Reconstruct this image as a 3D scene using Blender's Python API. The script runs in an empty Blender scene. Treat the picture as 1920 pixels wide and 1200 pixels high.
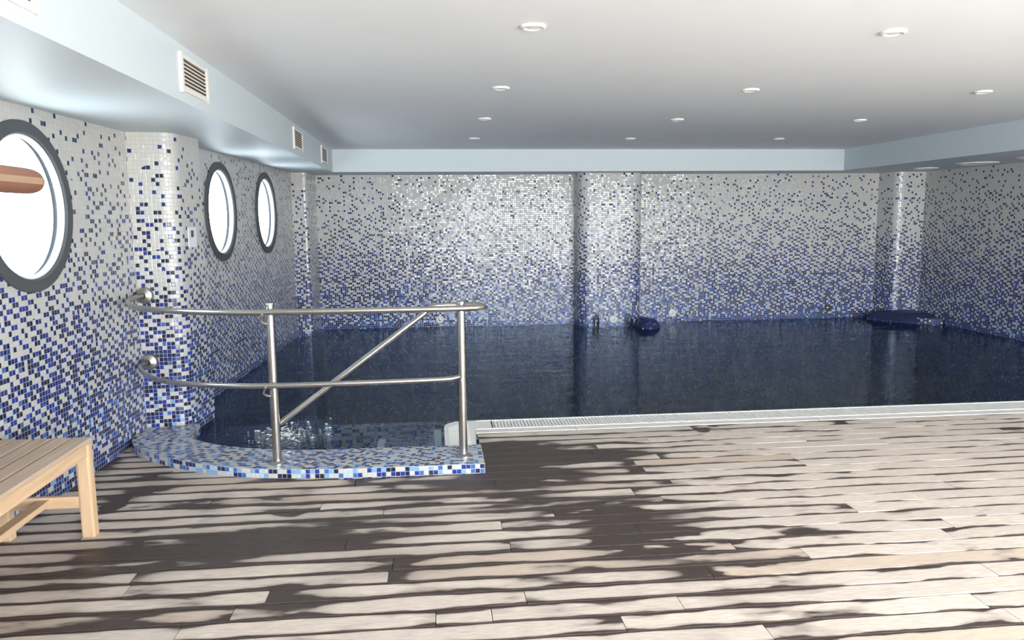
import bpy, bmesh, math, random
from mathutils import Vector, Matrix, noise
random.seed(7)
PI = math.pi
sc = bpy.context.scene
COL = sc.collection

# ------------------------------------------------------------------ camera, sky, exposure
cam_d = bpy.data.cameras.new('camera')
cam = bpy.data.objects.new('camera', cam_d); COL.objects.link(cam)
cam_d.sensor_width = 36.0; cam_d.lens = 1437.36 / 1920 * 36
cam_d.clip_start = 0.05
R_ = (0.99464337, -0.10295429, -0.00921863); U_ = (0.02268113, 0.13036925, 0.99120605); F_ = (0.10084709, 0.98610561, -0.13200602)
cam.matrix_world = Matrix(((R_[0], U_[0], -F_[0], 0), (R_[1], U_[1], -F_[1], 0), (R_[2], U_[2], -F_[2], 1.55), (0, 0, 0, 1)))
sc.camera = cam

world = bpy.data.worlds.new('world'); sc.world = world; world.use_nodes = True
wn = world.node_tree; bg = wn.nodes['Background']
tc = wn.nodes.new('ShaderNodeTexCoord'); sx = wn.nodes.new('ShaderNodeSeparateXYZ')
rp = wn.nodes.new('ShaderNodeValToRGB')
mr = wn.nodes.new('ShaderNodeMapRange'); mr.inputs[1].default_value = -1; mr.inputs[2].default_value = 1
wn.links.new(tc.outputs['Generated'], sx.inputs[0]); wn.links.new(sx.outputs[2], mr.inputs[0]); wn.links.new(mr.outputs[0], rp.inputs[0])
rp.color_ramp.elements[0].position = 0.30; rp.color_ramp.elements[0].color = (0.90, 0.88, 0.80, 1)
rp.color_ramp.elements[1].position = 0.55; rp.color_ramp.elements[1].color = (0.94, 0.97, 1.0, 1)
wn.links.new(rp.outputs[0], bg.inputs[0]); bg.inputs[1].default_value = 22.0
sc.view_settings.view_transform = 'Standard'; sc.view_settings.look = 'None'
sc.view_settings.exposure = 0.0; sc.view_settings.gamma = 1.0; sc.view_settings.use_curve_mapping = False
sc.cycles.max_bounces = 12; sc.cycles.diffuse_bounces = 6; sc.cycles.glossy_bounces = 5
sc.cycles.transparent_max_bounces = 12

def portal(name, loc, rot, sx_, sy_, shape='RECTANGLE'):
    l = bpy.data.lights.new(name, 'AREA'); l.shape = shape; l.size = sx_; l.size_y = sy_
    l.cycles.is_portal = True
    o = bpy.data.objects.new(name, l); COL.objects.link(o); o.location = loc; o.rotation_euler = rot
    return o

# room constants
H_S, H_C = 2.165, 2.455          # underside of the dropped edge, ceiling
Y_W, X_R, Y_N = 11.10, 7.21, -1.8  # far wall, right wall, near wall
WL = -0.01                       # water level
BOT = -1.35
TILE = 0.0285

# ------------------------------------------------------------------ node helpers
class NT:
    def __init__(s, name):
        s.m = bpy.data.materials.new(name); s.m.use_nodes = True; s.t = s.m.node_tree
        s.b = s.t.nodes['Principled BSDF']; s.out = s.t.nodes['Material Output']
    def n(s, typ, **kw):
        o = s.t.nodes.new(typ)
        for k, v in kw.items(): setattr(o, k, v)
        return o
    def l(s, a, b): s.t.links.new(a, b)
    def put(s, sock, v):
        if hasattr(v, 'is_linked') or isinstance(v, bpy.types.NodeSocket): s.l(v, sock)
        else: sock.default_value = v
    def math(s, op, a, b=0.0, c=0.0, clamp=False):
        o = s.n('ShaderNodeMath', operation=op); o.use_clamp = clamp
        s.put(o.inputs[0], a); s.put(o.inputs[1], b); s.put(o.inputs[2], c)
        return o.outputs[0]
    def vec(s, op, a, b=(0, 0, 0), sc_=None):
        o = s.n('ShaderNodeVectorMath', operation=op)
        s.put(o.inputs[0], a); s.put(o.inputs[1], b)
        if sc_ is not None: s.put(o.inputs['Scale'], sc_)
        return o.outputs['Value'] if op in ('LENGTH', 'DOT_PRODUCT', 'DISTANCE') else o.outputs[0]
    def mr(s, v, a, b, c=0.0, d=1.0, smooth=False):
        o = s.n('ShaderNodeMapRange'); o.interpolation_type = 'SMOOTHSTEP' if smooth else 'LINEAR'
        s.put(o.inputs[0], v); s.put(o.inputs[1], a); s.put(o.inputs[2], b); s.put(o.inputs[3], c); s.put(o.inputs[4], d)
        return o.outputs[0]
    def mix(s, f, a, b):
        o = s.n('ShaderNodeMix', data_type='RGBA')
        s.put(o.inputs[0], f); s.put(o.inputs[6], a); s.put(o.inputs[7], b)
        return o.outputs[2]
    def ramp(s, f, els, mode='LINEAR'):
        o = s.n('ShaderNodeValToRGB'); cr = o.color_ramp; cr.interpolation = mode
        while len(cr.elements) < len(els): cr.elements.new(0.5)
        for e, (p, c) in zip(cr.elements, els):
            e.position = p; e.color = (c[0], c[1], c[2], 1) if not isinstance(c, float) else (c, c, c, 1)
        s.l(f, o.inputs[0]); return o.outputs[0]
    def noise(s, v, scale, detail=2, rough=.5, dim='3D'):
        o = s.n('ShaderNodeTexNoise', noise_dimensions=dim); s.l(v, o.inputs['Vector'])
        o.inputs['Scale'].default_value = scale; o.inputs['Detail'].default_value = detail; o.inputs['Roughness'].default_value = rough
        return o.outputs['Fac']
    def bump(s, h, strength, dist):
        o = s.n('ShaderNodeBump'); s.l(h, o.inputs['Height']); o.inputs['Strength'].default_value = strength; o.inputs['Distance'].default_value = dist
        return o.outputs[0]

def simple(name, col, rough=.5, metal=0.0, spec=.5, noise_amt=0.0, nscale=8, bump=0.0):
    t = NT(name); t.b.inputs['Roughness'].default_value = rough; t.b.inputs['Metallic'].default_value = metal
    t.b.inputs['Specular IOR Level'].default_value = spec
    g = t.n('ShaderNodeTexCoord').outputs['Object']
    f = t.noise(g, nscale, 4)
    c2 = tuple(min(1, x * (1 - noise_amt)) for x in col)
    t.l(t.mix(f, (*col, 1), (*c2, 1)), t.b.inputs['Base Color'])
    if bump: t.l(t.bump(f, bump, .01), t.b.inputs['Normal'])
    return t.m

NAVY = (0.010, 0.014, 0.065); INK = (0.008, 0.010, 0.028); ROYAL = (0.014, 0.034, 0.25); MID = (0.05, 0.13, 0.42)
LIGHT = (0.20, 0.37, 0.62); PALE = (0.42, 0.55, 0.66); CREAM = (0.54, 0.51, 0.46); WHITE = (0.53, 0.535, 0.535)

def mosaic(name, prob, shades, jitter=.06, rough=.11, waterline=True, grout=(0.40, 0.395, 0.39), spec=.55):
    """square glass mosaic laid in metres on the UV map; prob = chance of a blue tile by height (u)v"""
    t = NT(name)
    uv = t.n('ShaderNodeUVMap', uv_map='m').outputs[0]
    p = t.vec('SCALE', uv, sc_=1 / TILE)
    cell = t.vec('FLOOR', p); fr = t.vec('FRACTION', p)
    w1 = t.n('ShaderNodeTexWhiteNoise', noise_dimensions='3D'); t.l(cell, w1.inputs[0])
    w2 = t.n('ShaderNodeTexWhiteNoise', noise_dimensions='3D'); t.l(t.vec('ADD', cell, (17.3, 91.7, 4.1)), w2.inputs[0])
    sp = t.n('ShaderNodeSeparateXYZ'); t.l(uv, sp.inputs[0]); v = sp.outputs[1]
    lo, hi = prob[0][0], prob[-1][0]
    h = t.mr(v, lo, hi)
    big = t.noise(uv, 1.6, 2)
    P = t.ramp(h, [((a - lo) / (hi - lo), float(b)) for a, b in prob])
    P = t.math('ADD', P, t.math('MULTIPLY', t.math('SUBTRACT', big, .5), .16))
    cs = t.n('ShaderNodeSeparateXYZ'); t.l(cell, cs.inputs[0])
    # the laid sheets spread the blue tiles evenly, with a little chance in it
    seq = t.math('ADD', t.math('MULTIPLY', cs.outputs[0], .7548777), t.math('MULTIPLY', cs.outputs[1], .5698403))
    r1 = t.math('FRACT', t.math('ADD', t.math('ADD', seq, 1000.0), t.math('MULTIPLY', w1.outputs[0], .38)))
    blue = t.math('LESS_THAN', r1, P)
    if waterline:
        low = t.math('LESS_THAN', v, .057)
        blue = t.math('MAXIMUM', blue, t.math('MULTIPLY', low, t.math('LESS_THAN', w1.outputs[0], .93)))
    # high up the stray tiles are nearly black, lower down all blues appear
    r2 = t.math('MULTIPLY', w2.outputs[0], t.mr(v, .3, 1.6, 1.0, .62))
    bc = t.ramp(r2, shades, 'CONSTANT')
    w3 = t.n('ShaderNodeTexWhiteNoise', noise_dimensions='3D'); t.l(t.vec('ADD', cell, (3.3, 1.7, 44.1)), w3.inputs[0])
    wc = t.mix(w3.outputs[0], (*CREAM, 1), (*WHITE, 1))
    # marbled shade inside each blue tile
    mb = t.noise(uv, 120, 2)
    bc = t.mix(t.math('MULTIPLY', t.mr(mb, .45, .8), .35), bc, (0.12, 0.2, 0.42, 1))
    c = t.mix(blue, wc, bc)
    fs = t.n('ShaderNodeSeparateXYZ'); t.l(fr, fs.inputs[0])
    dx = t.math('ABSOLUTE', t.math('SUBTRACT', fs.outputs[0], .5)); dy = t.math('ABSOLUTE', t.math('SUBTRACT', fs.outputs[1], .5))
    d = t.math('MAXIMUM', dx, dy)
    g = t.math('GREATER_THAN', d, .455)
    c = t.mix(g, c, (*grout, 1))
    t.l(c, t.b.inputs['Base Color'])
    t.l(t.mix(g, (rough, rough, rough, 1), (.7, .7, .7, 1)), t.b.inputs['Roughness'])
    t.b.inputs['Specular IOR Level'].default_value = spec
    geo = t.n('ShaderNodeNewGeometry')
    rv = t.vec('SCALE', t.vec('SUBTRACT', w2.outputs[1], (.5, .5, .5)), sc_=t.math('MULTIPLY', t.math('SUBTRACT', 1.0, g), jitter * 2))
    hgt = t.mr(d, .36, .46, 1, 0)
    bm_ = t.n('ShaderNodeBump'); t.l(hgt, bm_.inputs['Height']); bm_.inputs['Strength'].default_value = .35; bm_.inputs['Distance'].default_value = .0015
    nrm = t.vec('NORMALIZE', t.vec('ADD', bm_.outputs[0], rv))
    t.l(nrm, t.b.inputs['Normal'])
    return t.m

SH = [(0, NAVY), (.26, INK), (.40, (0.015, 0.025, .14)), (.54, ROYAL), (.82, MID), (.92, LIGHT), (.98, PALE)]
PW = [(-.05, .74), (.15, .74), (.45, .70), (.8, .54), (1.1, .36), (1.5, .21), (1.9, .11), (2.2, .045)]
M = {}
M['mosaic'] = mosaic('wall_mosaic', PW, SH)
M['mosaic_edge'] = mosaic('kerb_mosaic', [(-9, .62), (9, .62)], [(0, NAVY), (.16, ROYAL), (.34, MID), (.58, LIGHT), (.80, PALE), (.9, INK)], waterline=False)
M['mosaic_pool'] = mosaic('pool_mosaic', [(-9, .97), (9, .97)], [(0, (0.035,.11,.34)), (.3, (0.05,.15,.42)), (.65, (.08,.20,.50)), (.92, (.10,.22,.48))], waterline=False, jitter=.02, grout=(.10,.2,.42), spec=.3)
M['mosaic_dark'] = mosaic('dark_mosaic', [(-9, .97), (9, .97)], [(0, NAVY), (.45, INK), (.75, ROYAL), (.93, MID)], waterline=False, grout=(.05, .06, .11), spec=.25, rough=.4)
M['mosaic_dark_pale'] = mosaic('dark_mosaic_with_pale_joints', [(-9, .93), (9, .93)], [(0, NAVY), (.45, INK), (.75, ROYAL), (.93, MID)], waterline=False, spec=.25, rough=.4)
M['paint'] = simple('ceiling_paint', (0.84, 0.855, 0.865), .55, noise_amt=.05, nscale=3, spec=.3)
M['paint_blue'] = simple('pale_blue_paint', (0.60, 0.66, 0.69), .5, noise_amt=.03, nscale=2, spec=.3)
M['steel'] = simple('brushed_steel', (0.58, 0.56, 0.52), .24, 1.0, noise_amt=.15, nscale=30)
M['darksteel'] = simple('dark_handle_metal', (0.10, 0.09, 0.08), .3, 1.0, noise_amt=.2)
M['nickel'] = simple('satin_nickel', (0.50, 0.48, 0.43), .38, 1.0, noise_amt=.2, nscale=20)
M['chrome'] = simple('chrome', (0.62, 0.61, 0.58), .12, 1.0, noise_amt=.05)
M['ringgrey'] = simple('grey_window_rubber', (0.080, 0.085, 0.092), .75, noise_amt=.15, nscale=20)
M['whiteplastic'] = simple('white_plastic', (0.82, 0.81, 0.77), .4, noise_amt=.06)
M['ventframe'] = simple('cream_vent_plastic', (0.80, 0.76, 0.71), .45, noise_amt=.05)
M['ventdark'] = simple('vent_shadow', (0.11, 0.08, 0.06), .8, noise_amt=.3)
M['grate'] = simple('white_grating', (0.88, 0.88, 0.85), .45, noise_amt=.12, nscale=12)
M['channel'] = simple('gutter_channel', (0.30, 0.31, 0.30), .7, noise_amt=.3)
M['coping'] = simple('pale_coping', (0.80, 0.77, 0.73), .55, noise_amt=.2, nscale=9)
M['strip'] = simple('grip_strip_grey', (0.78, 0.84, 0.82), .8, noise_amt=.2, nscale=60)
M['sub'] = simple('dark_subfloor', (0.03, 0.022, 0.02), .9, noise_amt=.3)
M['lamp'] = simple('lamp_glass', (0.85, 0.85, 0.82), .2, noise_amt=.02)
M['concrete'] = simple('outer_render', (0.6, 0.6, 0.58), .9, noise_amt=.1)
M['white_edge'] = simple('white_edge_strip', (0.75, 0.77, 0.8), .35, noise_amt=.05)

def wood(name, c1, c2, scale, axis='Y', rough=.5, band=0.0):
    t = NT(name); o = t.n('ShaderNodeTexCoord').outputs['Object']
    mp = t.n('ShaderNodeMapping'); t.l(o, mp.inputs[0])
    mp.inputs['Scale'].default_value = {'X': (1, 14, 14), 'Y': (14, 1, 14), 'Z': (14, 14, 1)}[axis]
    f = t.noise(mp.outputs[0], scale, 5, .6)
    f2 = t.noise(mp.outputs[0], scale * .25, 2)
    k = t.mr(t.math('ADD', t.math('MULTIPLY', f, .6), t.math('MULTIPLY', f2, .4)), .35, .65)
    t.l(t.mix(k, (*c1, 1), (*c2, 1)), t.b.inputs['Base Color']); t.b.inputs['Roughness'].default_value = rough
    t.l(t.bump(f, .15, .002), t.b.inputs['Normal'])
    return t.m
TK1, TK2 = (0.72, 0.52, 0.34), (0.56, 0.37, 0.21)
M['teak_x'] = wood('pale_teak_across', TK1, TK2, 3, 'X'); M['teak_y'] = wood('pale_teak_along', TK1, TK2, 3, 'Y'); M['teak_z'] = wood('pale_teak_upright', TK1, TK2, 3, 'Z')
M['slat'] = wood('weathered_teak', (0.60, 0.46, 0.35), (0.44, 0.33, 0.25), 3, 'Y', .6)
M['groove'] = wood('groove_wood', (.30, .20, .13), (.24, .15, .10), 3, 'Y')
M['redwood'] = wood('reddish_wood', (0.17, 0.075, 0.045), (0.24, 0.12, 0.075), 3, 'Y', .5)

# ------------------------------------------------------------------ object helpers
def link(name, bm, mat, parent=None, smooth=False, mats=None):
    me = bpy.data.meshes.new(name); bm.normal_update(); bm.to_mesh(me); bm.free()
    for m in (mats or [mat]): me.materials.append(m)
    if smooth:
        for p in me.polygons: p.use_smooth = True
    o = bpy.data.objects.new(name, me); COL.objects.link(o)
    if parent: o.parent = parent
    return o
def empty(name, loc=(0, 0, 0)):
    o = bpy.data.objects.new(name, None); COL.objects.link(o); o.location = loc; o.empty_display_size = .1
    return o
def tag(o, label=None, cat=None, group=None, kind=None):
    if label: o['label'] = label
    if cat: o['category'] = cat
    if group: o['group'] = group
    if kind: o['kind'] = kind
    return o
def struct(o): o['kind'] = 'structure'; return o

def box(bm, x0, x1, y0, y1, z0, z1, bev=0.0, mi=0):
    r = bmesh.ops.create_cube(bm, size=1)
    vs = r['verts']
    for v in vs: v.co = Vector(((x0 + x1) / 2 + v.co.x * (x1 - x0), (y0 + y1) / 2 + v.co.y * (y1 - y0), (z0 + z1) / 2 + v.co.z * (z1 - z0)))
    if bev:
        es = list({e for v in vs for e in v.link_edges})
        bmesh.ops.bevel(bm, geom=es, offset=bev, segments=2, affect='EDGES', profile=.5)
    return vs

def lathe(bm, c, axis, prof, n=24, closed=False):
    """prof = [(radius, distance along axis)]"""
    axis = Vector(axis).normalized(); a = axis.orthogonal().normalized(); b = axis.cross(a)
    rings = []
    for r, h in prof:
        if r < 1e-6: rings.append([bm.verts.new(Vector(c) + axis * h)])
        else: rings.append([bm.verts.new(Vector(c) + axis * h + (a * math.cos(2 * PI * i / n) + b * math.sin(2 * PI * i / n)) * r) for i in range(n)])
    seq = list(zip(rings, rings[1:])) + ([(rings[-1], rings[0])] if closed else [])
    for A, B in seq:
        for i in range(n):
            j = (i + 1) % n
            if len(A) == 1 and len(B) == 1: continue
            if len(A) == 1: bm.faces.new((A[0], B[j], B[i]))
            elif len(B) == 1: bm.faces.new((A[i], A[j], B[0]))
            else: bm.faces.new((A[i], A[j], B[j], B[i]))
    bmesh.ops.recalc_face_normals(bm, faces=bm.faces[:])

def catmull(pts, k=8):
    P = [Vector(p) for p in pts]; P = [2 * P[0] - P[1]] + P + [2 * P[-1] - P[-2]]; out = []
    for i in range(1, len(P) - 2):
        for j in range(k):
            t = j / k; a, b, c, d = P[i - 1], P[i], P[i + 1], P[i + 2]
            out.append(.5 * ((2 * b) + (-a + c) * t + (2 * a - 5 * b + 4 * c - d) * t * t + (-a + 3 * b - 3 * c + d) * t ** 3))
    out.append(P[-2]); return out
def tube(bm, pts, r, n=16, cap=True):
    T = [(pts[min(i + 1, len(pts) - 1)] - pts[max(i - 1, 0)]).normalized() for i in range(len(pts))]
    a = T[0].orthogonal().normalized(); rings = []
    for p, t in zip(pts, T):
        a = (a - t * a.dot(t)).normalized(); b = t.cross(a)
        rings.append([bm.verts.new(p + (a * math.cos(2 * PI * i / n) + b * math.sin(2 * PI * i / n)) * r) for i in range(n)])
    for A, B in zip(rings, rings[1:]):
        for i in range(n): bm.faces.new((A[i], A[(i + 1) % n], B[(i + 1) % n], B[i]))
    if cap: bm.faces.new(rings[0][::-1]); bm.faces.new(rings[-1])
    bmesh.ops.recalc_face_normals(bm, faces=bm.faces[:])

def round_poly(pts, radii, n=6):
    out = []
    N = len(pts)
    for i, (p, r) in enumerate(zip(pts, radii)):
        p = Vector(p)
        if r <= 0: out.append(p); continue
        a = (Vector(pts[i - 1]) - p).normalized(); b = (Vector(pts[(i + 1) % N]) - p).normalized()
        A = p + a * r; B = p + b * r
        for k in range(n + 1):
            t = k / n; out.append(A * (1 - t) ** 2 + p * 2 * t * (1 - t) + B * t * t)
    return out

def prism(bm, poly, z0, z1, u0=0.0, top=True, bottom=True, zvals=None):
    """vertical prism over a footprint; UV map m is in metres (u along the outline, v = height)"""
    uvl = bm.loops.layers.uv.get('m') or bm.loops.layers.uv.new('m')
    zs = zvals or [z0, z1]; N = len(poly)
    V = [[bm.verts.new((p[0], p[1], z)) for p in poly] for z in zs]
    u = [u0]
    for i in range(N): u.append(u[-1] + (Vector(poly[(i + 1) % N][:2]) - Vector(poly[i][:2])).length)
    for k in range(len(zs) - 1):
        for i in range(N):
            j = (i + 1) % N
            f = bm.faces.new((V[k][i], V[k][j], V[k + 1][j], V[k + 1][i]))
            for lp, (uu, vv) in zip(f.loops, ((u[i], zs[k]), (u[i + 1], zs[k]), (u[i + 1], zs[k + 1]), (u[i], zs[k + 1]))): lp[uvl].uv = (uu, vv)
    for flag, row in ((bottom, V[0]), (top, V[-1])):
        if flag:
            f = bm.faces.new(row if row is V[-1] else row[::-1])
            for lp in f.loops: lp[uvl].uv = (lp.vert.co.x, lp.vert.co.y)
    bmesh.ops.recalc_face_normals(bm, faces=bm.faces[:])

def wall_panel(bm, P0, P1, out, z0, z1, holes, thick=.06, u0=0.0):
    """wall from P0 to P1 (plan points); out = side away from room; holes = [(distance, height, radius)]"""
    uvl = bm.loops.layers.uv.get('m') or bm.loops.layers.uv.new('m')
    P0 = Vector(P0); P1 = Vector(P1); d = (P1 - P0); L = d.length; d /= L; out = Vector(out).normalized() * thick
    def pt(u, z, o): q = P0 + d * u + (out if o else Vector((0, 0))); return (q.x, q.y, z)
    def face(uz, o):
        f = bm.faces.new([bm.verts.new(pt(u, z, o)) for u, z in uz])
        for lp, (u, z) in zip(f.loops, uz): lp[uvl].uv = (u0 + u, z)
    for o in (0, 1):
        u = 0.0
        for (hu, hz, r) in holes:
            s = r + .08
            face([(u, z0), (hu - s, z0), (hu - s, z1), (u, z1)], o)
            face([(hu - s, z0), (hu + s, z0), (hu + s, hz - s), (hu - s, hz - s)], o)
            if hz + s < z1: face([(hu - s, hz + s), (hu + s, hz + s), (hu + s, z1), (hu - s, z1)], o)
            n = 64
            def sq(a):
                c, q = math.cos(a), math.sin(a); m = max(abs(c), abs(q)); return (hu + s * c / m, min(hz + s * q / m, z1))
            for i in range(n):
                a, b = 2 * PI * i / n, 2 * PI * (i + 1) / n
                face([(hu + r * math.cos(a), hz + r * math.sin(a)), sq(a), sq(b), (hu + r * math.cos(b), hz + r * math.sin(b))], o)
            u = hu + s
        face([(u, z0), (L, z0), (L, z1), (u, z1)], o)
    for (hu, hz, r) in holes:
        n = 64
        for i in range(n):
            a, b = 2 * PI * i / n, 2 * PI * (i + 1) / n
            A = (hu + r * math.cos(a), hz + r * math.sin(a)); B = (hu + r * math.cos(b), hz + r * math.sin(b))
            f = bm.faces.new([bm.verts.new(q) for q in (pt(*A, 0), pt(*B, 0), pt(*B, 1), pt(*A, 1))]); f.material_index = 1
    for a, b in (((0, z0), (0, z1)), ((L, z0), (L, z1)), ((0, z0), (L, z0)), ((0, z1), (L, z1))):
        bm.faces.new([bm.verts.new(q) for q in (pt(*a, 0), pt(*b, 0), pt(*b, 1), pt(*a, 1))])
    bmesh.ops.remove_doubles(bm, verts=bm.verts[:], dist=1e-5)
    bmesh.ops.recalc_face_normals(bm, faces=bm.faces[:])

# ------------------------------------------------------------------ left wall with portholes
WX0 = lambda y: -2.105 - (5.65 - y) * .036        # near stretch of the left wall
A0 = (WX0(Y_N - .3), Y_N - .3); A1 = (WX0(5.70), 5.70)
B0 = (-1.995, 6.10); B1 = (-1.80, 11.20)
WX1 = lambda y: B0[0] + (B1[0] - B0[0]) * (y - B0[1]) / (B1[1] - B0[1])
def dist(P, y, Q):  # distance along P->Q at given y
    L = (Vector(Q) - Vector(P)).length; return L * (y - P[1]) / (Q[1] - P[1])
PORT = [(0, 4.38, 1.63, .385), (1, 7.41, 1.63, .385), (1, 9.06, 1.63, .385)]
bm = bmesh.new(); wall_panel(bm, A0, A1, (-1, .03), -.1, H_C + .1, [(dist(A0, 4.38, A1), 1.63, .40)])
bm2 = struct(link('wall_left', bm, None, mats=[M['mosaic'], M['white_edge']]))
bm = bmesh.new(); wall_panel(bm, B0, B1, (-1, .03), BOT, H_C + .1, [(dist(B0, 7.41, B1), 1.63, .40), (dist(B0, 9.06, B1), 1.63, .40)], u0=3.1)
o = struct(link('wall_left', bm, None, mats=[M['mosaic'], M['white_edge']]))

def porthole(y, WX, P, Q, idx):
    d = (Vector(Q) - Vector(P)).normalized(); nrm = Vector((d.y, -d.x, 0)); c = Vector((WX(y), y, 1.63))
    bm = bmesh.new()
    lathe(bm, c, nrm, [(.455, -.002), (.455, .016), (.450, .020), (.392, .020), (.386, .014), (.384, -.06), (.396, -.06), (.396, -.002)], n=96, closed=True)
    w = struct(link('window_%d' % idx, bm, M['ringgrey'], smooth=True)); w.data.set_sharp_from_angle(angle=math.radians(30))
    bm = bmesh.new()
    lathe(bm, c, nrm, [(.3855, .004), (.380, .008), (.374, .002), (.372, -.030), (.3855, -.030)], n=96, closed=True)
    r = link('window_gasket', bm, M['white_edge'], w, smooth=True)
    bm = bmesh.new(); lathe(bm, c, nrm, [(0, -.020), (.373, -.020), (.373, -.026), (0, -.026)], n=64)
    link('window_pane', bm, M['porthole_pane'], w)
    po = portal('porthole_daylight', c - nrm * .10, (0, 0, 0), .80, .80, 'DISK')
    po.rotation_euler = nrm.to_track_quat('-Z', 'Y').to_euler()
t = NT('clear_pane'); tr = t.n('ShaderNodeBsdfTransparent'); gl = t.n('ShaderNodeBsdfGlossy'); gl.inputs['Roughness'].default_value = .03
tr.inputs[0].default_value = (.95, .97, .98, 1); mx = t.n('ShaderNodeMixShader'); mx.inputs[0].default_value = .04; t.l(tr.outputs[0], mx.inputs[1]); t.l(gl.outputs[0], mx.inputs[2]); t.l(mx.outputs[0], t.out.inputs[0])
M['pane'] = t.m
t2 = NT('tinted_porthole_pane'); tr2 = t2.n('ShaderNodeBsdfTransparent'); gl2 = t2.n('ShaderNodeBsdfGlossy'); gl2.inputs['Roughness'].default_value = .03
tr2.inputs[0].default_value = (.66, .71, .76, 1); mx2 = t2.n('ShaderNodeMixShader'); mx2.inputs[0].default_value = .04
t2.l(tr2.outputs[0], mx2.inputs[1]); t2.l(gl2.outputs[0], mx2.inputs[2]); t2.l(mx2.outputs[0], t2.out.inputs[0]); M['porthole_pane'] = t2.m
porthole(4.38, WX0, A0, A1, 1); porthole(7.41, WX1, B0, B1, 2); porthole(9.06, WX1, B0, B1, 3)

# ------------------------------------------------------------------ other walls and pillars
bm = bmesh.new(); prism(bm, [(-1.9, Y_W), (X_R + .2, Y_W), (X_R + .2, Y_W + .25), (-1.9, Y_W + .25)], BOT, H_C + .1, u0=9.0); struct(link('wall_far', bm, M['mosaic']))
bm = bmesh.new(); prism(bm, [(X_R, 5.0), (X_R + .25, 5.0), (X_R + .25, Y_W + .2), (X_R, Y_W + .2)], BOT, H_C + .1, u0=20.0); struct(link('wall_right', bm, M['mosaic']))
def pillar(poly, radii, z0, u0):
    bm = bmesh.new(); prism(bm, round_poly(poly, radii), z0, H_S + .1, u0=u0)
    o = struct(link('trim_%d' % pillar.n, bm, M['mosaic'], smooth=False)); pillar.n += 1
    # smooth the rounded corners only
    for p in o.data.polygons: p.use_smooth = len(p.vertices) == 4
    me = o.data; me.set_sharp_from_angle(angle=math.radians(35))
    return o
pillar.n = 1
pillar([(-2.30, 5.66), (-1.80, 5.72), (-1.755, 6.20), (-2.2, 6.26)], [0, .10, .03, 0], BOT, 33.0)
pillar([(-2.0, 10.45), (-1.63, 10.45), (-1.60, 11.2), (-2.0, 11.2)], [0, .05, .03, 0], BOT, 41.0)
pillar([(2.07, 10.75), (2.98, 10.75), (3.00, 11.2), (2.05, 11.2)], [.16, .14, 0, 0], BOT, 51.0)
pillar([(6.78, 10.72), (7.40, 10.72), (7.40, 11.2), (6.70, 11.2)], [.12, 0, 0, 0], BOT, 61.0)

# near wall behind the camera and the near right wall: tall glazed openings
def glazed(name, P, Q, z1, n, idx, inward):
    P = Vector(P); Q = Vector(Q); d = (Q - P); L = d.length; d /= L; nn = Vector((inward[0], inward[1], 0)).normalized()
    root = struct(empty('window_%d' % idx, (P.x, P.y, 0)))
    inv = root.location.copy()
    bm = bmesh.new()
    def bar(u0, u1, za, zb):
        vs = box(bm, u0, u1, -.03, .03, za, zb, .004)
        for v in bm.verts:
            if v.tag: continue
            v.tag = True; u, w, z = v.co; q = d * u; v.co = Vector((q.x, q.y, 0)) + nn * w + Vector((0, 0, z))
    for i in range(n + 1): bar(L * i / n - .035, L * i / n + .035, .02, z1)
    bar(0, L, .0, .08); bar(0, L, z1 - .07, z1)
    link('window_frame', bm, M['whiteplastic'], root)
    bm = bmesh.new(); vs = [d * 0, d * L]
    f = bm.faces.new([bm.verts.new((v.x, v.y, z)) for v, z in ((vs[0], .05), (vs[1], .05), (vs[1], z1 - .05), (vs[0], z1 - .05))])
    link('window_pane', bm, M['pane'], root)
    c = (P + Q) / 2
    po = portal('glazing_daylight', Vector((c.x, c.y, z1 / 2)) - nn * .05, (0, 0, 0), L, z1)
    po.rotation_euler = nn.to_track_quat('-Z', 'Z').to_euler()
ZW = 2.25
GX0, GX1 = 0.0, 7.15
bm = bmesh.new(); box(bm, -2.8, GX0, Y_N - .2, Y_N, -.1, H_C + .1); box(bm, GX1, X_R + .3, Y_N - .2, Y_N, -.1, H_C + .1); box(bm, GX0, GX1, Y_N - .2, Y_N, ZW, H_C + .1)
struct(link('wall_near', bm, M['paint']))
glazed('g', (GX0, Y_N - .1), (GX1, Y_N - .1), ZW, 5, 4, (0, 1))
bm = bmesh.new(); box(bm, X_R, X_R + .25, Y_N - .2, 5.0, BOT, H_C + .1)
struct(link('wall_right', bm, M['paint']))

# ------------------------------------------------------------------ ceiling and dropped edges
XS, YS, XB = -1.273, 10.36, 5.74
bm = bmesh.new(); box(bm, -3, 8, Y_N - .3, 11.5, H_C, H_C + .2); struct(link('ceiling', bm, M['paint']))
for i, (a, mt) in enumerate((((-3.0, XS, Y_N - .1, 11.4), 'paint_blue'), ((XS, XB, YS, 11.4), 'paint_blue'), ((XB, 7.5, Y_N - .1, 11.4), 'paint_blue'))):
    bm = bmesh.new(); box(bm, *a, H_S, H_C + .05); struct(link('trim_%d' % (5 + i), bm, M[mt]))

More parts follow.
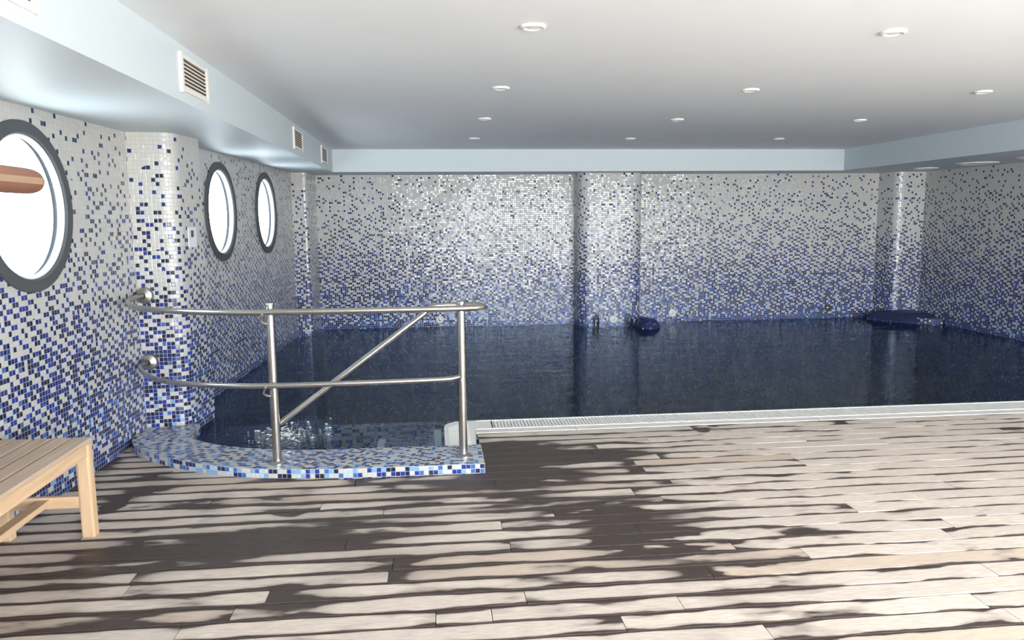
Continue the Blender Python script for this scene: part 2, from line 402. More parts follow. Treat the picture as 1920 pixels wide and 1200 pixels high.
# ------------------------------------------------------------------ pool kerb and basin
OUT = catmull([(-2.10, 5.66), (-2.10, 5.42), (-2.02, 5.22), (-1.84, 5.03), (-1.52, 4.80), (-1.16, 4.64), (-.71, 4.565), (-.26, 4.545), (.29, 4.54)], 6)
INN = catmull([(.06, 4.94), (-.40, 4.95), (-.80, 4.965), (-1.15, 5.03), (-1.45, 5.16), (-1.65, 5.32), (-1.72, 5.5), (-1.745, 5.74)], 6)
kerb = [(p.x, p.y) for p in [Vector((a[0], a[1], 0)) for a in []]]
kerb = [tuple(p[:2]) for p in [Vector((*q[:2], 0)) for q in OUT]] + [(.29, 4.94)] + [tuple(q[:2]) for q in INN] + [(-1.80, 5.74)]
bm = bmesh.new(); uvl = bm.loops.layers.uv.new('m')
prism(bm, kerb, BOT, .06, top=False)
# top face: polar style UV so that the tiles follow the curve
o_ = [Vector(q[:2]) for q in OUT]; i_ = [Vector(q[:2]) for q in INN][::-1]
def resample(ps, n):
    L = [0]
    for a, b in zip(ps, ps[1:]): L.append(L[-1] + (b - a).length)
    out = []
    for k in range(n + 1):
        s = L[-1] * k / n; j = max(i for i in range(len(L)) if L[i] <= s + 1e-9); j = min(j, len(ps) - 2)
        t_ = (s - L[j]) / max(1e-9, L[j + 1] - L[j]); out.append(ps[j].lerp(ps[j + 1], t_))
    return out, L[-1]
inn2 = [Vector((-1.80, 5.74))] + i_ + [Vector((.29, 4.94))]
NR = 60
a_, La = resample(o_, NR); b_, Lb = resample(inn2, NR)
# cross sections are taken nearest on the outer curve
su = [0]
for k in range(NR): su.append(su[-1] + ((a_[k + 1] - a_[k]).length + (b_[k + 1] - b_[k]).length) / 2)
for k in range(NR):
    vs = [bm.verts.new((*q, .06)) for q in (a_[k], a_[k + 1], b_[k + 1], b_[k])]
    f = bm.faces.new(vs)
    for lp, (uu, vv) in zip(f.loops, ((su[k], 0), (su[k + 1], 0), (su[k + 1], (b_[k + 1] - a_[k + 1]).length), (su[k], (b_[k] - a_[k]).length))): lp[uvl].uv = (uu, vv)
bmesh.ops.recalc_face_normals(bm, faces=bm.faces[:])
kerb_o = tag(link('mosaic_kerb', bm, M['mosaic_edge']), 'low curved pool kerb of blue and white mosaic carrying the steel railing', 'kerb')

# basin: wall below the gutter and the floor of the pool
bm = bmesh.new()
prism(bm, [(.06, 4.90), (.06, 5.50), (.12, 5.68), (.30, 5.74), (X_R + .1, 5.74), (X_R + .1, 4.90)], BOT, -.05, u0=2.0)
struct(link('trim_8', bm, M['mosaic_pool']))
bm = bmesh.new(); prism(bm, [(-2.2, 4.6), (X_R + .1, 4.6), (X_R + .1, Y_W + .1), (-2.2, Y_W + .1)], BOT - .1, BOT); struct(link('trim_9', bm, M['mosaic_pool']))

# entry steps under the water with grip strips
steps = empty('pool_steps', (-.3, 5.4, -.5)); tag(steps, 'mosaic entry steps under the water beside the curved kerb, with grey grip strips', 'steps')
def tread(x0, x1, z):
    bm = bmesh.new(); prism(bm, [(x0, 4.90), (x1, 4.90), (x1, 6.06), (x0, 6.06)], BOT, z, u0=random.random() * 5)
    o = link('step', bm, M['mosaic_edge'], steps); o.location = (.3, -5.4, .5)
for x0, x1, z in ((-.10, .30, -.13), (-.50, -.10, -.19), (-.88, -.50, -.25)): tread(x0, x1, z)
bm = bmesh.new(); prism(bm, [(-.90, 6.06), (.50, 6.06), (.50, 6.16), (-.90, 6.16)], BOT, -.10); o = link('step_kerb', bm, M['mosaic_edge'], steps); o.location = (.3, -5.4, .5)
for xa, z, ya, yb in ((-.02, -.13, 4.98, 6.0), (-.46, -.19, 4.98, 6.0), (-.84, -.25, 4.98, 5.95)):
    bm = bmesh.new(); box(bm, xa, xa + .055, ya, yb, z, z + .006, .002); o = link('grip_strip', bm, M['strip'], steps); o.location = (.3, -5.4, .5)

# underwater ledge along the right-hand edge
bm = bmesh.new(); prism(bm, [(.5, 5.7), (X_R + .05, 5.7), (X_R + .05, 5.90), (.5, 5.90)], -.5, -.09, u0=4.0)
struct(link('trim_10', bm, M['mosaic_edge']))

# ------------------------------------------------------------------ water
t = NT('pool_water'); t.t.nodes.remove(t.b)
geo = t.n('ShaderNodeNewGeometry'); pos = geo.outputs['Position']
mp = t.n('ShaderNodeMapping'); t.l(pos, mp.inputs[0]); mp.inputs['Scale'].default_value = (1.0, 1.9, 1)
n1 = t.noise(mp.outputs[0], 2.2, 3, .5); n2 = t.noise(mp.outputs[0], 9.0, 2, .5)
# livelier water where the inlet bubbles near the steps, and rings spreading in mid pool
dj = t.vec('DISTANCE', pos, (-1.12, 5.55, WL)); jet = t.mr(dj, .10, .60, 1, 0, True)
n3 = t.noise(pos, 26, 3, .6)
dr = t.vec('DISTANCE', pos, (1.6, 8.3, WL)); ring = t.math('MULTIPLY', t.math('SINE', t.math('MULTIPLY', dr, 42.0)), t.mr(dr, .2, 2.2, 1, 0, True))
hgt = t.math('ADD', t.math('MULTIPLY', n1, .022), t.math('MULTIPLY', n2, .0032))
hgt = t.math('ADD', hgt, t.math('MULTIPLY', ring, .00045))
hgt = t.math('ADD', hgt, t.math('MULTIPLY', t.math('MULTIPLY', jet, n3), .06))
b = t.n('ShaderNodeBump'); t.l(hgt, b.inputs['Height']); b.inputs['Strength'].default_value = .55; b.inputs['Distance'].default_value = 1.0
fr = t.n('ShaderNodeFresnel'); fr.inputs[0].default_value = 1.21; t.l(b.outputs[0], fr.inputs[1])
tr = t.n('ShaderNodeBsdfTransparent'); tr.inputs[0].default_value = (.90, .95, .98, 1)
gl = t.n('ShaderNodeBsdfGlossy'); gl.inputs['Roughness'].default_value = .02; gl.inputs[0].default_value = (.74, .86, 1, 1); t.l(b.outputs[0], gl.inputs['Normal'])
mx = t.n('ShaderNodeMixShader'); t.l(fr.outputs[0], mx.inputs[0]); t.l(tr.outputs[0], mx.inputs[1]); t.l(gl.outputs[0], mx.inputs[2]); t.l(mx.outputs[0], t.out.inputs[0])
va = t.n('ShaderNodeVolumeAbsorption'); va.inputs[0].default_value = (0.30, 0.62, 0.84, 1); va.inputs[1].default_value = .38; t.l(va.outputs[0], t.out.inputs['Volume'])
M['water'] = t.m
wp = [tuple(q[:2]) for q in INN][::-1] + [(.055, 5.45), (.10, 5.62), (.22, 5.72), (.36, 5.745), (X_R, 5.745), (X_R, Y_W), (-1.80, Y_W), (-1.98, 6.15), (-1.76, 6.15)]
wp = wp[::-1]
bm = bmesh.new(); prism(bm, wp, BOT + .003, WL)
tag(link('pool_water', bm, M['water']), 'dark navy rippled water filling the indoor pool', 'water', kind='stuff')

# white blobs standing in for reflected sparkles where the inlet bubbles beside the steps
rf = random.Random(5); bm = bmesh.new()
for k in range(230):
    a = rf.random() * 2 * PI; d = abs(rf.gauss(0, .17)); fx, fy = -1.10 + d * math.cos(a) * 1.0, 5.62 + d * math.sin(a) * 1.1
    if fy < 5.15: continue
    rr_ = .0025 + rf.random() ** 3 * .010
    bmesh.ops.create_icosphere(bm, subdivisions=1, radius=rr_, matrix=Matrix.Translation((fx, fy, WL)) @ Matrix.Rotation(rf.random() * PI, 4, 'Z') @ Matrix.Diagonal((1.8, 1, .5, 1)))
tag(link('sparkle_blobs', bm, M['lamp'], smooth=True), 'white blobs standing for light sparkles on the bubbling dark water behind the shorter railing post', 'water sparkle', kind='stuff')

# ------------------------------------------------------------------ gutter grating and coping
gut = empty('gutter_grating', (.5, 5.6, 0)); tag(gut, 'white slotted overflow grating running along the near edge of the pool', 'pool grating')
bm = bmesh.new()
x = .42
while x < X_R:
    box(bm, x - .0092, x + .0092, 5.525, 5.735, -.022, .004); x += .0255
box(bm, .30, X_R, 5.735, 5.755, -.03, .006); box(bm, .30, X_R, 5.512, 5.532, -.03, .006)
for xx in (.40,):
    pass
g1 = link('grating_slats', bm, M['grate'], gut); g1.location = (-.5, -5.6, 0)
bm = bmesh.new()
foot = round_poly([(.055, 4.945), (.262, 4.945), (.285, 5.51), (.42, 5.51), (.42, 5.755), (.055, 5.755)], [0, 0, .02, 0, 0, .17], 8)
prism(bm, foot, -.04, .004)
g2 = link('corner_plate', bm, M['grate'], gut); g2.location = (-.5, -5.6, 0)
bm = bmesh.new(); 
y = 4.96
while y < 5.66:
    box(bm, .085 if y < 5.58 else .085 + (y - 5.58) * 1.0, .235, y, y + .014, .003, .0065); y += .02
g4 = link('corner_ribs', bm, M['grate'], gut); g4.location = (-.5, -5.6, 0)
bm = bmesh.new(); box(bm, .30, X_R, 5.50, 5.755, -.09, -.05); g3 = link('channel', bm, M['channel'], gut); g3.location = (-.5, -5.6, 0)
bm = bmesh.new()
for a, b_x in ((.285, 1.02), (1.024, 2.9), (2.904, 4.8), (4.804, 6.4), (6.404, X_R)): box(bm, a, b_x, 5.415, 5.508, -.05, .003, .004)
struct(link('trim_11', bm, M['coping']))

# ------------------------------------------------------------------ timber deck (floor)
PP, GAP = .1255, .006
bm = bmesh.new(); uvl = bm.loops.layers.uv.new('p'); cl = bm.loops.layers.float_color.new('rnd')
import bisect
def outer_x(y):  # x where the kerb's outer curve crosses y (left branch)
    best = None
    for a, b in zip(o_, o_[1:]):
        if (a.y - y) * (b.y - y) <= 0 and abs(a.y - b.y) > 1e-6: best = a.x + (b.x - a.x) * (y - a.y) / (b.y - a.y)
    return best
rows = int((5.41 - Y_N) / PP) + 1
def plank(x0, x1, y0, y1, rnd):
    z1 = .0 + (rnd[0] - .5) * .0008; z0 = -.03; h = .004
    P = [(x0, y0, z0), (x1, y0, z0), (x1, y1, z0), (x0, y1, z0)]
    sec = [(0, z0, 0), (0, z1 - h, 0), (h, z1, .04), (y1 - y0 - h, z1, .96), (y1 - y0, z1 - h, 1), (y1 - y0, z0, 1)]
    V0 = [bm.verts.new((x0, y0 + a, z)) for a, z, _ in sec]; V1 = [bm.verts.new((x1, y0 + a, z)) for a, z, _ in sec]
    def F(vs, uvs):
        f = bm.faces.new(vs)
        for lp, q in zip(f.loops, uvs): lp[uvl].uv = q; lp[cl] = (rnd[0], rnd[1], rnd[2], (x1 - x0) / 20)
    for i in range(5):
        F((V0[i], V1[i], V1[i + 1], V0[i + 1]), ((0, sec[i][2]), (x1 - x0, sec[i][2]), (x1 - x0, sec[i + 1][2]), (0, sec[i + 1][2])))
    F(V0, [(0, s[2]) for s in sec]); F(V1[::-1], [(x1 - x0, s[2]) for s in sec][::-1])
for r in range(rows):
    y1 = 5.41 - r * PP; y0 = y1 - PP + GAP
    segs = []
    ym = y0
    if y1 < 4.545: segs = [(WX0(ym) + .004, X_R)]
    else:
        ox = outer_x(min(max(y1, 4.56), 5.6)) or -2.1
        ox2 = outer_x(min(max(y0, 4.56), 5.6)) or ox
        xr = max(ox, ox2) + .06
        if y0 < 5.3 and xr < .2: segs.append((WX0(ym) + .004, min(xr, .2)))
        elif y0 < 4.56: segs.append((WX0(ym) + .004, .2))
        segs.append((.294, X_R))
    for s0, s1 in segs:
        x = s0; first = True
        cuts = []
        xx = -2.4 + random.random() * 1.9
        while xx < s1:
            if s0 + .15 < xx < s1 - .15: cuts.append(xx)
            xx += random.choice((1.1, 1.6, 2.0, 2.0, 2.4)) * (.9 + random.random() * .2)
        if r == 20: cuts = [c for c in cuts if abs(c + .0) > .5] + [-.02, .2]; cuts.sort()
        ed = [s0] + cuts + [s1]
        for a, b in zip(ed, ed[1:]):
            plank(a + .0015, b - .0015, y0, y1, (random.random(), random.random(), random.random()))
bmesh.ops.recalc_face_normals(bm, faces=bm.faces[:])
t = NT('deck_timber')
uv = t.n('ShaderNodeUVMap', uv_map='p').outputs[0]; s_ = t.n('ShaderNodeSeparateXYZ'); t.l(uv, s_.inputs[0])
at = t.n('ShaderNodeAttribute', attribute_name='rnd'); rs = t.n('ShaderNodeSeparateColor'); t.l(at.outputs['Color'], rs.inputs[0])
pos = t.n('ShaderNodeNewGeometry').outputs['Position']
off = t.vec('SCALE', at.outputs['Color'], sc_=6.0)
edge = t.math('MULTIPLY', t.math('ABSOLUTE', t.math('SUBTRACT', s_.outputs[1], .5)), 2.0)
mp = t.n('ShaderNodeMapping'); t.l(pos, mp.inputs[0]); mp.inputs['Scale'].default_value = (.55, 1.5, 1)
big = t.noise(mp.outputs[0], 1.1, 3, .55)
mp2 = t.n('ShaderNodeMapping'); t.l(t.vec('ADD', pos, off), mp2.inputs[0]); mp2.inputs['Scale'].default_value = (1.0, 3.2, 1)
med = t.noise(mp2.outputs[0], 2.6, 3, .5)
mp3 = t.n('ShaderNodeMapping'); t.l(t.vec('ADD', pos, off), mp3.inputs[0]); mp3.inputs['Scale'].default_value = (2.2, 30, 1)
grain = t.noise(mp3.outputs[0], 6, 5, .65)
mp4 = t.n('ShaderNodeMapping'); t.l(t.vec('ADD', pos, off), mp4.inputs[0]); mp4.inputs['Scale'].default_value = (1.4, .2, 1)
edgevar = t.noise(mp4.outputs[0], 2.2, 2, .5)
wet = t.math('MULTIPLY', t.math('SUBTRACT', big, .5), .8)
blobs = [(-1.20, 3.60, .60, .26, .55), (-.55, 3.70, .55, .26, .50), (.50, 4.88, .42, .32, .95), (1.0, 4.80, .55, .13, .8), (.40, 4.40, .75, .20, .60), (.25, 4.05, .60, .16, .42),
         (.95, 3.85, .55, .22, .55), (1.05, 3.45, .50, .32, .50), (1.35, 3.02, .42, .22, .42), (-.15, 3.35, .55, .15, .35), (-1.75, 4.55, .35, .3, .35), (-.60, 3.02, .16, .16, .35), (.55, 2.85, .25, .08, .4),
         (1.93, 5.25, .06, .05, .7), (2.05, 5.38, .05, .04, .7), (-1.78, 4.22, .08, .06, .7), (-.78, 4.02, .08, .05, .5), (-1.75, 3.32, .3, .12, .35), (-1.5, 3.0, .35, .12, .2),
         (3.6, 4.3, 2.4, 1.6, -.42), (3.0, 2.9, 1.7, .8, -.45), (0.1, 2.7, .8, .25, -.25), (-1.2, 4.35, .5, .22, -.12), (2.5, 5.0, 1.2, .35, -.25)]
for (cx, cy, rx, ry, k) in blobs:
    q = t.vec('MULTIPLY', t.vec('SUBTRACT', pos, (cx, cy, 0)), (1 / rx, 1 / ry, 0))
    wob = t.math('ADD', t.vec('LENGTH', q), t.math('MULTIPLY', t.math('SUBTRACT', med, .5), 2.6))
    wet = t.math('ADD', wet, t.math('MULTIPLY', t.mr(wob, .45, 1.25, 1, 0, True), k * .85))
wet = t.math('ADD', wet, t.math('MULTIPLY', t.math('SUBTRACT', med, .5), 1.9))
wet = t.math('ADD', wet, t.math('MULTIPLY', t.math('SUBTRACT', rs.outputs[0], .5), .16))
e4 = t.math('POWER', edge, t.mr(edgevar, .3, .7, 7.5, 2.1))
wet = t.math('ADD', wet, t.math('MULTIPLY', e4, .95))
endd = t.math('MINIMUM', s_.outputs[0], t.math('SUBTRACT', t.math('MULTIPLY', at.outputs['Alpha'], 20.0), s_.outputs[0]))
endw = t.math('MULTIPLY', t.mr(endd, 0.0, .16, 1, 0, True), t.mr(rs.outputs[2], .35, .9, 0, .42))
wet = t.math('ADD', t.math('ADD', wet, endw), .055)
wetf = t.mr(wet, .30, .46, 0, 1, True); damp = t.mr(wet, .02, .42, 0, 1, True)
dry = t.mix(rs.outputs[1], (0.75, 0.66, 0.58, 1), (0.66, 0.59, 0.53, 1))
dry = t.mix(t.math('MULTIPLY', t.math('GREATER_THAN', rs.outputs[2], .9), .5), dry, (0.55, 0.40, 0.27, 1))
dry = t.mix(t.mr(grain, .38, .66, 0, .75), dry, (0.42, 0.35, 0.30, 1))
dmp = t.mix(t.math('MULTIPLY', damp, .72), dry, (0.30, 0.255, 0.23, 1))
wcol = t.mix(t.mr(grain, .3, .7), (0.042, 0.029, 0.026, 1), (0.085, 0.066, 0.060, 1))
c = t.mix(wetf, dmp, wcol); t.l(c, t.b.inputs['Base Color'])
t.l(t.mr(wetf, 0, 1, .62, .42), t.b.inputs['Roughness']); t.b.inputs['Specular IOR Level'].default_value = .22
t.l(t.bump(grain, .25, .0015), t.b.inputs['Normal'])
M['deck'] = t.m
struct(link('floor', bm, M['deck']))
bm = bmesh.new()
box(bm, -2.6, X_R + .1, Y_N - .2, 4.56, -.12, -.035); box(bm, .10, X_R + .1, 4.56, 5.5, -.12, -.051)
vs = [bm.verts.new((*q, -.035)) for q in ([(-2.5, 4.56), (-2.5, 5.7), (-2.1, 5.7)] + [tuple(v + Vector((.05, .03))) for v in o_[1:-8]])]
bm.faces.new(vs)
struct(link('floor', bm, M['sub']))

# ------------------------------------------------------------------ steel railing
rail = empty('steel_handrail', (-.98, 4.71, .06)); tag(rail, 'brushed steel handrail standing on the curved mosaic kerb, bent round to the wall', 'handrail')
RL = Vector((.98, -4.71, -.06))
def rpart(name, bm, mat='steel', parent=None):
    o = link(name, bm, M[mat], parent or rail, smooth=True)
    if parent is None: o.location = RL
    o.data.set_sharp_from_angle(angle=math.radians(40)); return o
TOPZ = 1.005
for px, py, h, tx in ((-.985, 4.715, 1.05, 0), (.165, 4.715, 1.045, 0)):
    bm = bmesh.new(); lathe(bm, (px, py, .06), (0, 0, 1), [(0, 0), (.0265, 0), (.0265, h - .064), (.0225, h - .06), (0, h - .06)], 24)
    p = rpart('post', bm)
    bm = bmesh.new(); lathe(bm, (px, py, .06), (0, 0, 1), [(.026, 0), (.053, 0), (.053, .006), (.040, .013), (.0285, .016), (.0285, .026), (.026, .026)], 28)
    rpart('base_flange', bm, 'steel', p)
pts = [(-2.05, 5.665, 1.025), (-2.075, 5.54, 1.02), (-2.03, 5.32, 1.01), (-1.90, 5.09, TOPZ), (-1.72, 4.925, TOPZ), (-1.50, 4.80, TOPZ), (-1.25, 4.71, TOPZ), (-.98, 4.668, TOPZ), (-.6, 4.658, TOPZ), (-.2, 4.658, TOPZ), (.12, 4.658, TOPZ),
       (.24, 4.672, TOPZ), (.30, 4.715, TOPZ), (.305, 4.765, TOPZ), (.265, 4.82, TOPZ), (.18, 4.84, TOPZ), (.06, 4.84, TOPZ), (-.02, 4.835, .995), (-.065, 4.83, .955), (-.12, 4.825, .915)]
P = catmull(pts, 8)
Q = Vector((-.965, 4.755, .30)); S = P[-1]
P += [S.lerp(Q, k / 10) for k in range(1, 11)]
bm = bmesh.new(); tube(bm, P, .0185, 16); rpart('top_rail', bm)
pts = [(-2.05, 5.665, .545), (-2.06, 5.54, .545), (-1.99, 5.36, .545), (-1.87, 5.15, .547), (-1.71, 4.95, .55), (-1.50, 4.81, .553), (-1.25, 4.715, .555), (-.98, 4.668, .557), (-.6, 4.665, .558), (-.2, 4.67, .56), (.06, 4.68, .563), (.12, 4.695, .566), (.155, 4.712, .57)]
bm = bmesh.new(); tube(bm, catmull(pts, 8), .0165, 16); rpart('lower_rail', bm)
for z in (1.025, .545):
    bm = bmesh.new(); lathe(bm, (-2.05, 5.69, z), (0, -1, 0), [(0, -.02), (.060, -.02), (.060, .012), (.055, .028), (.040, .036), (.024, .040), (.018, .046)], 32); rpart('wall_flange', bm, 'nickel')
    bm = bmesh.new(); zc = z - .02 if z > .9 else z + .015
    tube(bm, catmull([(-1.02, 4.655, zc - .01), (-1.035, 4.665, zc - .045), (-1.02, 4.69, zc - .07), (-.99, 4.71, zc - .072)], 6), .0075, 10); rpart('rail_bracket', bm)
for z, up in ((1.0, 0), (.56, 0)):
    bm = bmesh.new(); tube(bm, [Vector((.165, 4.655, z)), Vector((.165, 4.70, z))], .009, 10); rpart('rail_bracket', bm)
bm = bmesh.new(); tube(bm, [Vector((.165, 4.73, TOPZ)), Vector((.165, 4.84, TOPZ))], .009, 10); rpart('rail_bracket', bm)

# ------------------------------------------------------------------ bench
ben = empty('teak_bench', (-1.92, 3.3, 0)); tag(ben, 'pale teak slatted bench standing on the deck against the left mosaic wall', 'bench')
BL = Vector((1.92, -3.3, 0))
def bpart(name, bm, mat): o = link(name, bm, M[mat], ben); o.location = BL; return o
bx0, bx1, by0, by1, bz = -2.145, -1.69, 2.30, 3.865, .50
for i in range(5):
    w = (bx1 - bx0) / 5; bm = bmesh.new(); box(bm, bx0 + i * w + .006, bx0 + (i + 1) * w - (.006 if i < 4 else 0), by0, by1, bz - .022, bz, .004); bpart('seat_slat', bm, 'slat')
for xx in (bx0 + .006, bx1 - .030):
    bm = bmesh.new(); box(bm, xx, xx + .024, by0 + .02, by1 - .02, bz - .085, bz - .023, .003); bpart('side_rail', bm, 'teak_y')
for yy in (by0 + .012, by1 - .042):
    bm = bmesh.new(); box(bm, bx0 + .03, bx1 - .03, yy, yy + .028, bz - .085, bz - .023, .003); bpart('end_rail', bm, 'teak_x')
for xx in (bx0, bx1 - .0645):
    for yy in (by0 + .04, by1 - .0585):
        bm = bmesh.new(); box(bm, xx, xx + .064, yy, yy + .058, 0, bz - .024, .010); bpart('leg', bm, 'teak_z')
for yy in (by0 + .055, by1 - .052):
    bm = bmesh.new(); box(bm, bx0 + .06, bx1 - .06, yy, yy + .028, .155, .215, .004); bpart('end_stretcher', bm, 'teak_x')
bm = bmesh.new(); xm = (bx0 + bx1) / 2; box(bm, xm - .028, xm + .028, by0 + .08, by1 - .05, .175, .205, .004); bpart('long_stretcher', bm, 'teak_y')

# ------------------------------------------------------------------ wooden bar end in front of the first porthole
wb = empty('wooden_bar', (-1.0, 1.6, 0)); tag(wb, 'reddish brown wooden bar with a rounded end in front of the nearest porthole', 'wooden bar')
bm = bmesh.new()
P = []; n = 28
prof = [(.0, 2.105), (.012, 2.103), (.022, 2.092), (.028, 2.078), (.031, 2.06), (.032, 2.03), (.0325, 1.8), (.033, 1.52), (0, 1.52)]
lathe(bm, (0, 0, 1.652), (0, 1, 0), [(r, y) for r, y in prof], 28)
for v in bm.verts: v.co.x += 0
o = link('bar', bm, M['redwood'], wb, smooth=True); o.location = (0, -1.6, 0)
bm = bmesh.new(); box(bm, .0315, .034, 1.60, 2.06, 1.643, 1.660, .001); o = link('groove_strip', bm, M['groove'], wb); o.location = (0, -1.6, 0)
bm = bmesh.new(); box(bm, -.03, .03, 1.55, 1.61, 0, 1.64, .008); o = link('post', bm, M['redwood'], wb); o.location = (0, -1.6, 0)
bm = bmesh.new(); box(bm, -.2, .2, 1.43, 1.73, 0, .03, .008); o = link('foot', bm, M['redwood'], wb); o.location = (0, -1.6, 0)

# ------------------------------------------------------------------ vent grilles in the left dropped edge
VL = ['white air vent grille at the top left corner of the room, nearest the camera', 'large white louvred air vent above and beyond the nearest porthole',
      'small white air vent above the space between the two far portholes', 'smallest white air vent next to the far end of the dropped ceiling edge']
for (y0, y1), lb in zip(((2.28, 2.76), (4.22, 4.71), (7.48, 8.0), (9.30, 9.83)), VL):
    v = empty('air_vent', (XS, (y0 + y1) / 2, 2.315)); tag(v, lb, 'air vent', 'air vents in the dropped ceiling edge')
    yc, zc = (y0 + y1) / 2, 2.315; hw, hh = (y1 - y0) / 2, .095
    def vp(name, bm, mat): o = link(name, bm, M[mat], v); o.location = (-XS, -yc, -zc); return o
    bm = bmesh.new()
    box(bm, XS - .001, XS + .011, y0 + .029, y1 - .029, zc + hh - .022, zc + hh - .001); box(bm, XS - .001, XS + .011, y0 + .029, y1 - .029, zc - hh + .001, zc - hh + .022)
    box(bm, XS - .001, XS + .016, y0, y0 + .03, zc - hh - .01, zc + hh + .004); box(bm, XS - .001, XS + .013, y1 - .03, y1, zc - hh, zc + hh)
    vp('vent_frame', bm, 'ventframe')
    bm = bmesh.new(); box(bm, XS, XS + .002, y0 + .03, y1 - .03, zc - hh + .02, zc + hh - .02); vp('backing', bm, 'ventdark')
    n = 8; zs = [zc - hh + .028 + i * (2 * hh - .05) / (n - 1) for i in range(n)]
    for z in zs[:-1]:
        bm = bmesh.new(); box(bm, XS + .001, XS + .011, y0 + .03, y1 - .03, z, z + .007)
        for q in bm.verts: q.co.z -= (q.co.x - XS) * .5
        vp('louvre', bm, 'ventframe')

# ------------------------------------------------------------------ ceiling downlights (unlit) and round lights in the right dropped edge
rowsY = [(3.77, 'row nearest the camera'), (5.51, 'second row from the camera'), (7.19, 'third row from the camera'), (8.93, 'row farthest from the camera')]
colsX = [(.50, 'leftmost'), (2.315, 'middle'), (4.12, 'rightmost')]
first = None
def downlight(loc, r, name, lb, grp, cat):
    d = empty(name, loc); tag(d, lb, cat, grp)
    bm = bmesh.new(); lathe(bm, (0, 0, 0), (0, 0, -1), [(r * .62, .0), (r * .62, .006), (r * .75, .014), (r * .95, .012), (r, .004), (r, 0)], 32); link('bezel', bm, M['whiteplastic'], d, smooth=True)
    bm = bmesh.new(); lathe(bm, (0, 0, 0), (0, 0, -1), [(0, .011), (r * .45, .010), (r * .60, .004), (r * .62, .0)], 24); link('lens', bm, M['lamp'], d, smooth=True)
    return d
for y, yn in rowsY:
    for x, xn in colsX:
        if x > 4 and y < 4: continue
        if y < 4: xn2 = 'left' if x < 1 else 'right'; lb = 'round ceiling downlight, the %s one of the two in the row nearest the camera' % xn2
        else: lb = 'round ceiling downlight, %s in the %s' % (xn, yn)
        if first is None:
            first = d = downlight((x, y, H_C), .062, 'ceiling_light', lb, 'unlit ceiling downlights', 'ceiling light')
        else:
            d = first.copy(); COL.objects.link(d); d.location = (x, y, H_C); d['label'] = lb
            for ch in list(first.children):
                c2 = ch.copy(); COL.objects.link(c2); c2.parent = d
for (x, y, r, lb) in ((6.64, 9.88, .15, 'small pale round light set in the right dropped ceiling, farthest back'), (6.66, 8.93, .24, 'long pale round light set in the right dropped ceiling, middle one'), (6.72, 8.0, .24, 'pale round light in the right dropped ceiling, cut by the picture edge')):
    downlight((x, y, H_S), r, 'round_light', lb, 'round lights in the right dropped ceiling', 'ceiling light')

# ------------------------------------------------------------------ pool wall fittings
def jet(x, z, y, lb, dark=False):
    j = empty('wall_jet', (x, y, z)); tag(j, lb, 'pool jet', 'round water jets on the far wall')
    bm = bmesh.new(); lathe(bm, (0, 0, 0), (0, -1, 0), [(.058, 0), (.058, .008), (.048, .016), (.024, .018), (.020, .008)], 24); link('ring', bm, M['ringgrey' if dark else 'whiteplastic'], j, smooth=True)
    bm = bmesh.new(); lathe(bm, (0, 0, 0), (0, -1, 0), [(0, .014), (.014, .010), (.022, .006)], 16); link('nozzle', bm, M['chrome'], j, smooth=True)
jet(.08, .095, Y_W, 'white round pool jet on the far wall, seen left of the tall railing post')
jet(2.57, .090, 10.75, 'white round pool jet between the two chrome loops on the pillar')
jet(3.55, .115, Y_W, 'white round pool jet on the far wall, right of the middle pillar')
jet(6.0, .14, Y_W, 'small dark round jet on the far wall towards the right corner', True)
for x, lb in ((2.31, 'chrome loop handle at the waterline, left of the pillar jet'), (2.79, 'chrome loop handle at the waterline, right of the pillar jet')):
    h = empty('grab_handle', (x, 10.70, 0)); tag(h, lb, 'grab handle', 'chrome handles on the pillar')
    for yy in (0.0,):
        bm = bmesh.new(); tube(bm, catmull([(-.028, 0, -.25), (-.028, 0, -.02), (-.028, -.01, .09), (-.016, -.012, .135), (0, -.012, .148), (.016, -.012, .135), (.028, -.01, .09), (.028, 0, -.02), (.028, 0, -.25)], 6), .011, 10)
        link('loop', bm, M['darksteel'], h, smooth=True)
    for zz in (-.15, .06):
        bm = bmesh.new(); tube(bm, [Vector((0.028, 0, zz)), Vector((0.028, .052, zz))], .008, 8); link('fixing', bm, M['chrome'], h, smooth=True)

# dark mosaic forms rising from the water
bm = bmesh.new()
foot = round_poly([(6.43, 10.80), (6.72, 10.38), (6.98, 10.20), (7.20, 10.18), (7.205, 10.80)], [.03, .12, .06, .02, 0], 5)
N = len(foot); uvl = bm.loops.layers.uv.new('m')
prism(bm, foot, -.30, .005, top=False)
C = Vector((6.98, 10.66)); ring = [[bm.verts.new((*(Vector(p[:2]).lerp(C, k)), h)) for p in foot] for k, h in ((0, .005), (.05, .045), (.22, .115), (.32, .128), (.6, .132))]
for A, B in zip(ring, ring[1:]):
    for i in range(N):
        f = bm.faces.new((A[i], A[(i + 1) % N], B[(i + 1) % N], B[i]))
        for lp in f.loops: lp[uvl].uv = (lp.vert.co.x, lp.vert.co.y)
f = bm.faces.new(ring[-1])
for lp in f.loops: lp[uvl].uv = (lp.vert.co.x, lp.vert.co.y)
bmesh.ops.recalc_face_normals(bm, faces=bm.faces[:])
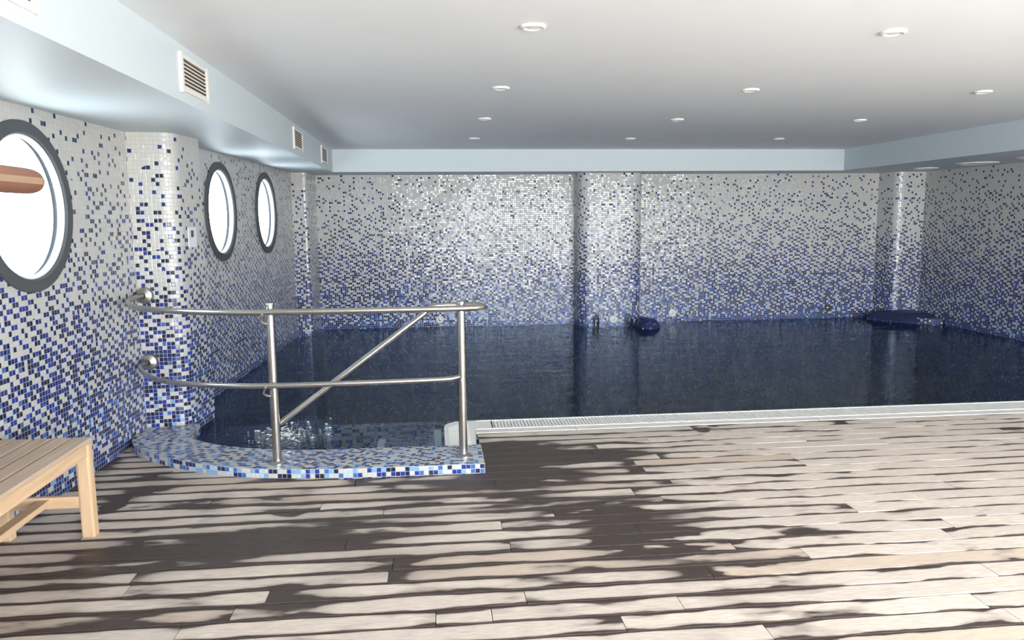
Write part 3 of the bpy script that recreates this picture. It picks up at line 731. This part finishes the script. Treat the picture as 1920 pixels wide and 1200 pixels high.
o = tag(link('mosaic_platform', bm, M['mosaic_dark']), 'dark blue mosaic slab rising from the water in the far right corner', 'pool platform')
bm = bmesh.new(); prism(bm, round_poly([(6.90, 10.30), (7.02, 10.10), (7.19, 10.10), (7.19, 10.30)], [.04, .06, .02, 0], 5), -.3, .075)
tag(link('end_block', bm, M['mosaic_dark_pale'], o), 'block with pale joints at the right end')
bm = bmesh.new(); uvl = bm.loops.layers.uv.new('m')
nu, nv = 20, 10; rr = []
for j in range(nv + 1):
    a = j / nv * PI / 2 * .98; rr.append([bm.verts.new((3.03 + .17 * math.cos(a) * math.cos(2 * PI * i / nu) + (-.05 if j > 6 else 0), 10.58 + .24 * math.cos(a) * math.sin(2 * PI * i / nu), -.02 + .155 * math.sin(a))) for i in range(nu)])
for j in range(nv):
    for i in range(nu):
        f = bm.faces.new((rr[j][i], rr[j][(i + 1) % nu], rr[j + 1][(i + 1) % nu], rr[j + 1][i]))
        for lp, (q, w) in zip(f.loops, ((i, j), (i + 1, j), (i + 1, j + 1), (i, j + 1))): lp[uvl].uv = (q * .06, w * .03)
bm.faces.new(rr[-1])
base = [bm.verts.new((3.02 + (v.co.x - 3.03) * .5, 10.68 + (v.co.y - 10.58) * .4, -.28)) for v in rr[0]]
for i in range(nu): bm.faces.new((base[i], base[(i + 1) % nu], rr[0][(i + 1) % nu], rr[0][i]))
bmesh.ops.recalc_face_normals(bm, faces=bm.faces[:])
tag(link('mosaic_spout', bm, M['mosaic_dark'], smooth=True), 'rounded dark blue mosaic hump in the water right of the middle pillar', 'pool spout')

# switch plate on the side of the near pillar
sw = empty('wall_plate', (-1.79, 5.955, 1.43)); tag(sw, 'small pale grey wall plate on the side of the mosaic pillar beside the porthole', 'wall plate')
bm = bmesh.new(); box(bm, 0, .016, -.075, .075, -.075, .075, .003); link('plate', bm, M['white_edge'], sw)
bm = bmesh.new(); box(bm, .014, .020, -.030, .012, .0, .05, .002); link('button', bm, M['ringgrey'], sw)
sw.rotation_euler = (0, 0, -.09)
